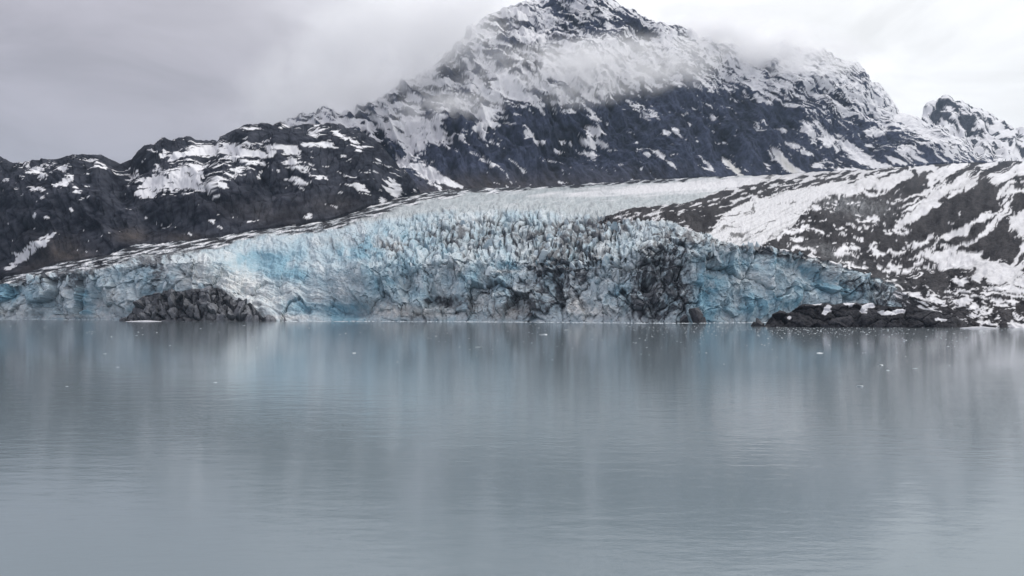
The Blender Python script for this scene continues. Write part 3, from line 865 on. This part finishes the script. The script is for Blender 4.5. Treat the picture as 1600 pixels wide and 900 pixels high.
    md = md - blobs(sx, sy, [(1530, 325, 26, 34, 40, 0.7), (1480, 330, 40, 16, -40, 0.75), (1560, 385, 34, 20, -30, 0.75), (1590, 320, 14, 20, -30, 0.4), (1340, 322, 60, 16, 5, 0.5), (1280, 345, 40, 12, 0, 0.4), (1300, 372, 50, 14, 0, 0.3), (1380, 375, 60, 10, 0, 0.25), (1330, 410, 60, 12, 15, 0.2), (1480, 450, 24, 14, 0, 0.3), (1420, 350, 34, 16, -10, 0.3), (1440, 440, 30, 16, 0, 0.2)])
    snow_m = md + 0.33 * p - 0.17 + 0.25 * (n2[..., 2] - 0.8)
    greyice = mixc((0.20, 0.21, 0.22), (0.36, 0.37, 0.38), 0.5 + 0.8 * flecks)
    till = mixc(till, greyice, np.clip(icy, 0, 1) * 0.85 * (0.6 + 0.8 * flecks))
    # snow tongue between the medial moraine and the hummocks, part of the glacier
    tongue = (s > 2.0) & ~moraine & (sx > 1000)
    tong_p = fbm(*rot(sx, sy, -24, 50, 5), 491, 4, 0.55)
    ts = 0.36 + 0.30 * patchy(sx, sy, -24, 42, 5, 497)
    below_medial = sstep(0, 14, (sy - 300) * 0.55 + (sx - 1130) * 0.42)
    tcol = mixc(till, OLD_SNOW, sstep(-0.05, 0.05, ts))
    tcol = mixc(tcol, OLD_SNOW * 0.55, 0.7 * sstep(0.1, 0.5, fbm(*rot(sx, sy, -26, 70, 4), 499, 4, 0.6)))
    ice = np.where((tongue & (medial > 1.0))[..., None], mixc(ice, tcol, below_medial), ice)
    md_t = fbm(*rot(sx, sy, -16, 22, 5), 495, 4, 0.55) * 1.5 - 0.30 - blobs(sx, sy, [(1092, 345, 34, 22, 20, 0.6)]) + 0.2 * sstep(1140, 1250, sx)
    mcol = mixc(till, OLD_SNOW, sstep(-0.05, 0.05, md_t))
    is_med = (medial < 1.0) & (s > 1.75)
    ice = np.where(is_med[..., None], mcol, ice)
    k = sstep(-0.05, 0.05, snow_m)[..., None]
    mcl = till * (1 - k) + OLD_SNOW * (1 + 0.10 * p[..., None]) * k
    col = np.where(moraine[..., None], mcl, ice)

    quads = grid_quads(*sx.shape)
    cen = lambda a: a[:-1, :-1]
    c_mor, c_med, c_s = cen(moraine), cen(is_med), cen(s)
    c_snow = c_mor & ((snow_m[:-1, :-1] + snow_m[1:, 1:] + snow_m[1:, :-1] + snow_m[:-1, 1:]) > 0)
    V, CC = P.reshape(-1, 3), col.reshape(-1, 3)
    g = empty('glacier', (0, 1200, 0))
    tag(g, 'blue and dirt streaked tidewater glacier descending to the water between hill and moraine', 'glacier')
    ice_cell = ~c_mor & ~c_med
    latm = cen(lat) > 0.55
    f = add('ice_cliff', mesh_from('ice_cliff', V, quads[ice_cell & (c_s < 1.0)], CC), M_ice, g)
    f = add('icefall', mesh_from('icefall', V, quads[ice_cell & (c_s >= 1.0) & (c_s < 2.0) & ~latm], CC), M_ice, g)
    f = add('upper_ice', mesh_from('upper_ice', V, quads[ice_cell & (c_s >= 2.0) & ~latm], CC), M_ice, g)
    f = add('lateral_moraine', mesh_from('lateral_moraine', V, quads[ice_cell & (c_s >= 1.0) & latm], CC), M_till, g)
    f = add('medial_moraine', mesh_from('medial_moraine', V, quads[~c_mor & c_med], CC), M_till, g)
    o = add('moraine', mesh_from('moraine', V, quads[c_mor & ~c_snow], CC), M_till)
    tag(o, 'dark rubble slope with scattered snow to the right of the glacier', 'moraine', kind='structure')
    split_snow(o, P, col, quads, c_snow, M_snow, 200, 14)
    return g, P, sx, sy, n2, s, moraine


GL, GP, GX, GY, GN, GS, GM = build_glacier()


# ------------------------------------------------------------------ angular stones, seracs
def hull_mesh(name, pts, mat):
    bm = bmesh.new()
    for p in pts:
        bm.verts.new(p)
    r = bmesh.ops.convex_hull(bm, input=bm.verts)
    bmesh.ops.delete(bm, geom=[v for v in bm.verts if not v.link_faces], context='VERTS')
    me = bpy.data.meshes.new(name)
    bm.to_mesh(me)
    bm.free()
    me.materials.append(mat)
    return me


def stone_shapes(name, mat, k, seed, n=11, flat=1.0):
    rng = random.Random(seed)
    out = []
    for i in range(k):
        pts = []
        for j in range(n):
            v = Vector((rng.gauss(0, 1), rng.gauss(0, 1), rng.gauss(0, 1))).normalized()
            q = max(abs(v.x), abs(v.y), abs(v.z))
            v = v * (0.55 / q * rng.uniform(0.35, 0.6) + 0.42) * rng.uniform(0.85, 1.05)
            pts.append((v.x, v.y, v.z * flat))
        out.append(hull_mesh(name, pts, mat))
    return out


def serac_shapes(k, seed):
    rng = random.Random(seed)
    out = []
    for i in range(k):
        pts = []
        w = rng.uniform(0.5, 0.8)
        lean = rng.uniform(-0.25, 0.25)
        for z, r in ((-0.6, 1.0), (0.0, 0.95), (0.55, 0.8), (1.0, rng.uniform(0.15, 0.55))):
            m = 5 if z < 1 else 3
            for j in range(m):
                a = 2 * math.pi * (j + rng.uniform(-0.3, 0.3)) / m
                pts.append((math.cos(a) * 0.5 * w * r * rng.uniform(0.8, 1.15) + lean * z, math.sin(a) * 0.5 * r * rng.uniform(0.8, 1.15), z + rng.uniform(-0.1, 0.1)))
        out.append(hull_mesh('serac', pts, M_serac))
    return out


def build_seracs():
    shapes = serac_shapes(14, 5)
    rng = random.Random(15)
    nr, nc = GX.shape
    zones = [((640, 340), (980, 405), 60, (4.5, 8), (6, 12)), ((640, 350), (960, 420), 22, (9, 16), (11, 20)), ((575, 410), (1000, 450), 26, (6, 11), (8, 14)), ((1090, 385), (1260, 410), 14, (6, 12), (8, 14)), ((40, 436), (320, 455), 16, (8, 15), (10, 18))]
    for (x0, y0), (x1, y1), k, wr, hr in zones:
        ok = np.argwhere((GX > x0) & (GX < x1) & (GY > y0) & (GY < y1) & (GS < 2) & ~GM)
        for _ in range(k):
            r, c = ok[rng.randrange(len(ok))]
            p = GP[r, c]
            o = add('serac', shapes[rng.randrange(len(shapes))], None, GL)
            w, h = rng.uniform(*wr), rng.uniform(*hr)
            o.scale = (w, w * rng.uniform(0.9, 1.6), h * 0.75)
            o.location = (p[0], p[1] + 2, p[2] - h * 0.15)
            o.rotation_euler = (rng.uniform(-0.3, 0.2), rng.uniform(-0.1, 0.45), rng.uniform(0, 6.28))


build_seracs()


# ------------------------------------------------------------------ rock outcrops on the shore
def build_outcrop(label, top, base_d, depth, seed, tones, stones, n_stone, size, snow=(), cell=(16, 22), cr=5.0):
    xs = [p[0] for p in top]
    ncol = int((xs[-1] - xs[0]) / 1.1)
    cols = np.linspace(xs[0], xs[-1], ncol)
    bd = interp(cols, base_d)
    ty = interp(cols, top)
    yb = HZ + F * (H + 3) / bd
    cd = bd + depth
    lines = [(yb, bd), (ty, cd), (HZ + F * (H + 3) / (cd + depth), cd + depth)]
    P, sx, sy, seg = sweep(cols, lines, [64, 26], [lambda t: t ** 0.8, None])
    n = grid_normals(P)
    s = seg[:, None]
    px = P[..., 1] / F
    wx = sx + 5 * fbm(sx / 20, sy / 20, seed, 3)
    wy = sy + 5 * fbm(sx / 20, sy / 20, seed + 7, 3)
    f1, e1, r1, ox, oy = voro(wx / cell[0], wy / cell[1], seed + 11)
    ck = np.exp(-(e1 / 0.06) ** 2)
    tl = ox * (((r1 * 37.7) % 1) - 0.5) * 2 + oy * (((r1 * 91.3) % 1) - 0.4) * 2
    small = fbm(sx / 6, sy / 6, seed + 21, 4, 0.6)
    mid = fbm(sx / 26, sy / 24, seed + 31, 3)
    env = sstep(0, 0.12, s) * (1 - 0.75 * sstep(0.8, 1.0, s)) + 0.08
    d = px * env * (cr * 1.6 * (r1 - 0.4) + cr * 2.2 * tl - cr * ck + 6 * mid + 2.0 * small)
    P = P + n * np.array((0.6, 1, 0.9)) * d[..., None]
    col = mixc(tones[0], tones[1], 0.45 + 0.6 * (r1 - 0.4) + 0.5 * small + 0.4 * mid)
    col = mixc(col, tones[0], ck * 0.6)
    sn = np.zeros(sx.shape) - 1
    if snow:
        sn = blobs(sx, sy, snow) + 0.45 * fbm(sx / 9, sy / 5, seed + 41, 3) - 0.6
        k = sstep(-0.04, 0.04, sn)[..., None]
        col = col * (1 - k) + SNOW * k
    quads = grid_quads(*sx.shape)
    cellm = ((sn[:-1, :-1] + sn[1:, 1:] + sn[1:, :-1] + sn[:-1, 1:]) > 0)
    V, CC = P.reshape(-1, 3), col.reshape(-1, 3)
    root = empty('rock_outcrop', (float(P[0, ncol // 2, 0]), float(P[0, ncol // 2, 1]), 0))
    tag(root, label, 'rock outcrop')
    add('bedrock', mesh_from('bedrock', V, quads[~cellm], CC), M_outcrop, root)
    if snow:
        split_snow(root, P, col, quads, cellm, M_snow, 20, 6)
    rng = random.Random(seed)
    rows = np.argwhere((s[:, 0] > 0.04) & (s[:, 0] < 0.98)).ravel()
    for _ in range(n_stone):
        r, c = int(rows[rng.randrange(len(rows))]), rng.randrange(4, ncol - 4)
        if sn[r, c] > -0.1:
            continue
        hgt = HZ + 14 - ty[c]
        p = P[r, c]
        k = rng.uniform(*size) * (0.45 + 0.55 * min(1, hgt / 45)) * px[r, c]
        o = add('stone', stones[rng.randrange(len(stones))], None, root)
        o.location = (p[0], p[1] + k * 0.12, p[2] - k * 0.1)
        o.scale = (k * rng.uniform(0.7, 1.1), k, k * rng.uniform(0.8, 1.4))
        o.rotation_euler = (rng.uniform(-0.4, 0.4), rng.uniform(-0.5, 0.5), rng.uniform(0, 6.28))
    return root


grey_stones = stone_shapes('stone', M_stone_grey, 10, 51)
dark_stones = stone_shapes('stone', M_stone_dark, 10, 61)
build_outcrop('jagged grey fractured rock outcrop at the foot of the pale ice slope',
              [(186, 502), (200, 492), (215, 473), (227, 461), (250, 457), (265, 452), (283, 455), (300, 451), (318, 452), (332, 448), (347, 451), (358, 460), (370, 470), (384, 474), (395, 478), (404, 486), (416, 491), (430, 494.5), (445, 498), (458, 501.5)],
              [(186, 1260), (300, 1225), (456, 1265)], 46, 601, ((0.014, 0.014, 0.018), (0.19, 0.195, 0.21)), grey_stones, 30, (6, 11), cell=(13, 17), cr=5.5)
build_outcrop('low black rock outcrop with snow patches at the foot of the blue ice',
              [(1194, 510), (1200, 498), (1206, 492), (1219, 485), (1230, 491), (1242, 484), (1255, 475), (1272, 476), (1287, 473), (1305, 476), (1322, 473), (1345, 475), (1363, 473), (1390, 478), (1417, 479), (1448, 484), (1480, 490), (1508, 503), (1520, 511)],
              [(1194, 800), (1300, 775), (1520, 755)], 30, 701, ((0.012, 0.012, 0.015), (0.055, 0.055, 0.062)), dark_stones, 9, (4, 8),
              snow=[(1292, 483, 6, 9, 60, 1.2), (1325, 475, 12, 3, 0, 1.2), (1350, 484, 7, 8, 40, 1.2), (1362, 476, 8, 4, 0, 1.1), (1400, 486, 22, 4, -10, 1.2), (1234, 497, 4, 4, 0, 1.1), (1275, 475, 10, 2.5, 0, 1.0), (1470, 500, 12, 3, 0, 1.0), (1385, 490, 12, 3, 0, 1.0)], cell=(46, 15), cr=2.6)


def shore_rock(label, x, d, w, h, shape, tilt=0.0):
    root = empty('boulder', ((x - CX) / F * d, d, 0))
    tag(root, label, 'boulder')
    rng = random.Random(int(x))
    for i, (dx, k, hh) in enumerate(((0, 1.0, 1.0), (-0.45, 0.6, 0.55), (0.4, 0.55, 0.4))):
        o = add('stone', dark_stones[(shape + i) % 10], None, root)
        o.location = root.location + Vector((dx * w, rng.uniform(-0.1, 0.1) * w, h * hh * 0.3))
        o.scale = (w * k, w * k, h * hh * 1.15)
        o.rotation_euler = (0, tilt if i == 0 else 0, rng.uniform(0, 6))


shore_rock('black pointed boulder at the water edge below the dirty ice', 1085, 1068, 24, 21, 2)
shore_rock('small black boulder just off the tip of the low black outcrop', 1184, 850, 9, 9, 5, 0.5)


# snow bank at the foot of the grey outcrop, ribbon of ice blocks under the dark hole
def snow_bank(label, pts, d, h, thick, name='snow_bank'):
    bm = bmesh.new()
    rng = random.Random(int(pts[0]))
    n = 14
    rings = []
    for i in range(n + 1):
        t = i / n
        x = pts[0] + (pts[1] - pts[0]) * t
        e = max(0.08, math.sin(math.pi * min(max(t, 0.02), 0.98))) ** 0.5 * rng.uniform(0.8, 1.15)
        X = (x - CX) / F * d
        rings.append([bm.verts.new((X, d - thick * e, -0.3)), bm.verts.new((X, d - thick * 0.6 * e, h * 0.7 * e)), bm.verts.new((X, d, h * e)), bm.verts.new((X, d + thick * e, -0.3))])
    for a, b in zip(rings[:-1], rings[1:]):
        for i in range(3):
            bm.faces.new((a[i], b[i], b[i + 1], a[i + 1]))
        bm.faces.new((a[3], b[3], b[0], a[0]))
    bm.faces.new(rings[0])
    bm.faces.new(rings[-1][::-1])
    bmesh.ops.recalc_face_normals(bm, faces=bm.faces)
    me = bpy.data.meshes.new(name)
    bm.to_mesh(me)
    bm.free()
    o = add(name, me, M_patch)
    tag(o, label, 'snow bank')


snow_bank('white snow bank at the waterline below the jagged grey outcrop', (197, 252), 1212, 1.6, 5)
snow_bank('thin white snow bank low on the shingle at the far right shore', (1500, 1560), 735, 1.6, 3)


# ------------------------------------------------------------------ floating ice
def chunk_shapes(k, seed):
    rng = random.Random(seed)
    out = []
    for i in range(k):
        pts = []
        for j in range(14):
            a = rng.uniform(0, 6.283)
            r = rng.uniform(0.25, 0.5)
            pts.append((math.cos(a) * r * 1.3, math.sin(a) * r, rng.uniform(-0.25, 0.45) * (1.15 - 1.4 * r)))
        out.append(hull_mesh('ice_chunk', pts, M_float))
    return out


CH = chunk_shapes(10, 77)


def chunk(x, y, wpx, label, group, rng, name='ice_chunk', tall=1.0):
    d = F * H / (y - HZ)
    w = wpx * 0.85 * d / F
    o = add(name, CH[rng.randrange(10)], None)
    o.location = ((x - CX) / F * d, d, 0.02 * w)
    o.scale = (w, w * rng.uniform(0.8, 1.4), w * rng.uniform(0.45, 0.8) * tall)
    o.rotation_euler = (0, 0, rng.uniform(-0.6, 0.6))
    tag(o, label, 'floating ice', group)


def build_floes():
    rng = random.Random(99)
    singles = [(163, 553, 8, 'flat white ice piece floating alone below the grey outcrop'),
               (184, 574, 6, 'small white ice piece floating under the reflection of the grey outcrop'),
               (266, 540, 5, 'white ice lump drifting directly below the middle of the grey outcrop'),
               (336, 598, 7, 'pale ice piece floating farthest from the grey outcrop'),
               (104, 604, 6, 'dull ice piece floating on the dark water at the left edge'),
               (553, 552, 9, 'white ice piece floating below the blue hollow in the cliff'),
               (748, 543, 14, 'long thin white ice floe below the middle of the glacier front'),
               (848, 523, 16, 'long flat white floe off the dirty part of the ice front'),
               (885, 516, 9, 'chunky white floe just off the pale ice block at the front'),
               (1281, 552, 13, 'long white floe in front of the low black outcrop'),
               (1377, 571, 11, 'bright white floe right of the long floe below the black outcrop'),
               (1387, 579, 6, 'white upright ice lump beside the bright floe below the black outcrop'),
               (1343, 604, 14, 'thin flat floe on the edge of the ruffled water at the right'),
               (1430, 576, 9, 'narrow white floe right of the upright ice lump')]
    for x, y, w, lab in singles:
        chunk(x, y, w * 0.85, lab, None, rng, 'ice_floe', 0.8)
    for i in range(46):
        chunk(rng.uniform(0, 560), 503 + 8 * abs(rng.gauss(0, 1)) ** 1.5 * 1.5 + rng.uniform(2, 16), rng.uniform(1.6, 3.6), 'tiny ice chip drifting on the dark calm water off the left ice cliff', 'ice chips off the left ice cliff', rng)
    for i in range(95):
        chunk(rng.uniform(560, 1010), 506 + abs(rng.gauss(0, 26)), rng.uniform(1.3, 3.2), 'tiny ice chip drifting below the crevassed middle of the glacier', 'ice chips below the icefall', rng)
    for i in range(140):
        chunk(rng.uniform(1010, 1580), 514 + abs(rng.gauss(0, 24)), rng.uniform(1.2, 3.0), 'tiny ice chip in the scattered ice off the black outcrop', 'ice chips off the black outcrop', rng)
    # brash: uncountable crumbs of ice along the glacier front
    bm = bmesh.new()
    def crumb(x, d, w):
        X = (x - CX) / F * d
        a = rng.uniform(0, 6.28)
        top = bm.verts.new((X + rng.uniform(-0.1, 0.1) * w, d, w * rng.uniform(0.12, 0.3)))
        ring = [bm.verts.new((X + math.cos(a + k * 1.257) * w * 0.6 * rng.uniform(0.7, 1.2), d + math.sin(a + k * 1.257) * w * 0.6, -0.05)) for k in range(5)]
        for k in range(5):
            bm.faces.new((ring[k], ring[(k + 1) % 5], top))
    for i in range(1000):
        x = 960 + 460 * rng.random() ** 0.9 if rng.random() < 0.75 else rng.uniform(840, 1600)
        y = 508.5 + abs(rng.gauss(0, 6.5)) + (2 if x > 1180 else 0)
        crumb(x, F * H / (y - HZ), rng.uniform(0.3, 1.15) ** 1.3)
    front = [(-100, 1590), (0, 1520), (200, 1395), (420, 1235), (560, 1215), (700, 1185), (800, 1155), (920, 1090), (1000, 1050), (1080, 1050), (1150, 1085), (1200, 1110)]
    for i in range(1300):
        x = rng.uniform(-60, 1200)
        if 190 < x < 440:
            continue
        crumb(x, float(interp(x, front)) - abs(rng.gauss(0, 14)) + 8, rng.uniform(1.0, 3.6))
    me = bpy.data.meshes.new('brash_ice')
    bm.to_mesh(me)
    bm.free()
    o = add('brash_ice', me, M_float)
    tag(o, 'strip of white brash ice floating along the glacier front', 'brash ice', kind='stuff')


build_floes()


# ------------------------------------------------------------------ air: mist on the mountain, haze
def mist(name, label, c, r, dens, seed, rotz=0.0, scale=3.0, lo=0.42, hi=0.7, stretch=(1, 1, 1)):
    bm = bmesh.new()
    bmesh.ops.create_icosphere(bm, subdivisions=3, radius=1.0)
    me = bpy.data.meshes.new(name)
    bm.to_mesh(me)
    bm.free()
    m = bpy.data.materials.new(name)
    m.use_nodes = True
    t = m.node_tree
    t.nodes.clear()
    L = t.links.new
    out = N(t, 'ShaderNodeOutputMaterial')
    vol = N(t, 'ShaderNodeVolumePrincipled')
    vol.inputs['Color'].default_value = (0.995, 0.995, 1.0, 1)
    vol.inputs['Anisotropy'].default_value = 0.25
    tc = N(t, 'ShaderNodeTexCoord')
    mp = N(t, 'ShaderNodeMapping')
    mp.inputs['Location'].default_value = (seed * 3.1, seed * 1.7, seed * 0.9)
    mp.inputs['Scale'].default_value = stretch
    L(tc.outputs['Object'], mp.inputs[0])
    nz = N(t, 'ShaderNodeTexNoise', Scale=scale, Detail=6.0, Roughness=0.62, Distortion=0.25)
    L(mp.outputs[0], nz.inputs['Vector'])
    ln = N(t, 'ShaderNodeVectorMath', _operation='LENGTH')
    L(tc.outputs['Object'], ln.inputs[0])
    fall = N(t, 'ShaderNodeMapRange')
    fall.interpolation_type = 'SMOOTHSTEP'
    fall.inputs['From Min'].default_value = 0.25
    fall.inputs['From Max'].default_value = 0.96
    fall.inputs['To Min'].default_value = 1.0
    fall.inputs['To Max'].default_value = 0.0
    L(ln.outputs['Value'], fall.inputs[0])
    th = N(t, 'ShaderNodeMapRange')
    th.inputs['From Min'].default_value = lo
    th.inputs['From Max'].default_value = hi
    th.inputs['To Min'].default_value = 0.0
    th.inputs['To Max'].default_value = dens
    L(nz.outputs[0], th.inputs[0])
    mu = N(t, 'ShaderNodeMath', _operation='MULTIPLY')
    L(th.outputs[0], mu.inputs[0])
    L(fall.outputs[0], mu.inputs[1])
    L(mu.outputs[0], vol.inputs['Density'])
    L(vol.outputs[0], out.inputs['Volume'])
    o = add(name, me, m)
    x, y, Y = c
    o.location = world_from(x, y, Y)
    o.scale = r
    o.rotation_euler = (0, rotz, 0)
    tag(o, label, 'mist', kind='stuff')


# position (photo column, row, distance), radii in metres
mist('cloud_bank', 'grey cloud bank hiding the left shoulder of the mountain', (600, 78, 3450), (900, 420, 300), 0.013, 1, rotz=-0.48, scale=1.9, lo=0.38, hi=0.70, stretch=(2.2, 1, 0.9))
mist('mist_wisp', 'thin diagonal wisp of mist across the upper mountain face', (905, 112, 3500), (1000, 230, 185), 0.018, 4, rotz=-0.12, scale=1.9, lo=0.42, hi=0.70, stretch=(3.2, 1, 0.9))
mist('mist_tatter', 'torn scrap of mist on the snowy left flank of the mountain', (700, 165, 3150), (360, 150, 105), 0.014, 7, rotz=-0.2, scale=2.0, lo=0.42, hi=0.70, stretch=(2.2, 1, 0.9))
mist('mist_veil', 'bright veil of mist over the right ridge of the mountain', (1150, 70, 4650), (950, 330, 220), 0.028, 3, rotz=0.1, scale=1.9, lo=0.42, hi=0.70, stretch=(2.8, 1, 0.9))


def build_haze():
    me = bpy.data.meshes.new('haze')
    bm = bmesh.new()
    bmesh.ops.create_cube(bm, size=1.0)
    bm.to_mesh(me)
    bm.free()
    m = bpy.data.materials.new('haze_air')
    m.use_nodes = True
    t = m.node_tree
    t.nodes.clear()
    out = N(t, 'ShaderNodeOutputMaterial')
    vol = N(t, 'ShaderNodeVolumePrincipled')
    vol.inputs['Color'].default_value = (0.62, 0.80, 1.0, 1)
    vol.inputs['Density'].default_value = 1.5e-5
    t.links.new(vol.outputs[0], out.inputs['Volume'])
    o = add('haze', me, m)
    o.scale = (61000, 51000, 2700)
    o.location = (0, 5000, 1349 - 250)
    tag(o, 'thin bluish air between the water and the far mountain', 'haze', kind='stuff')


build_haze()
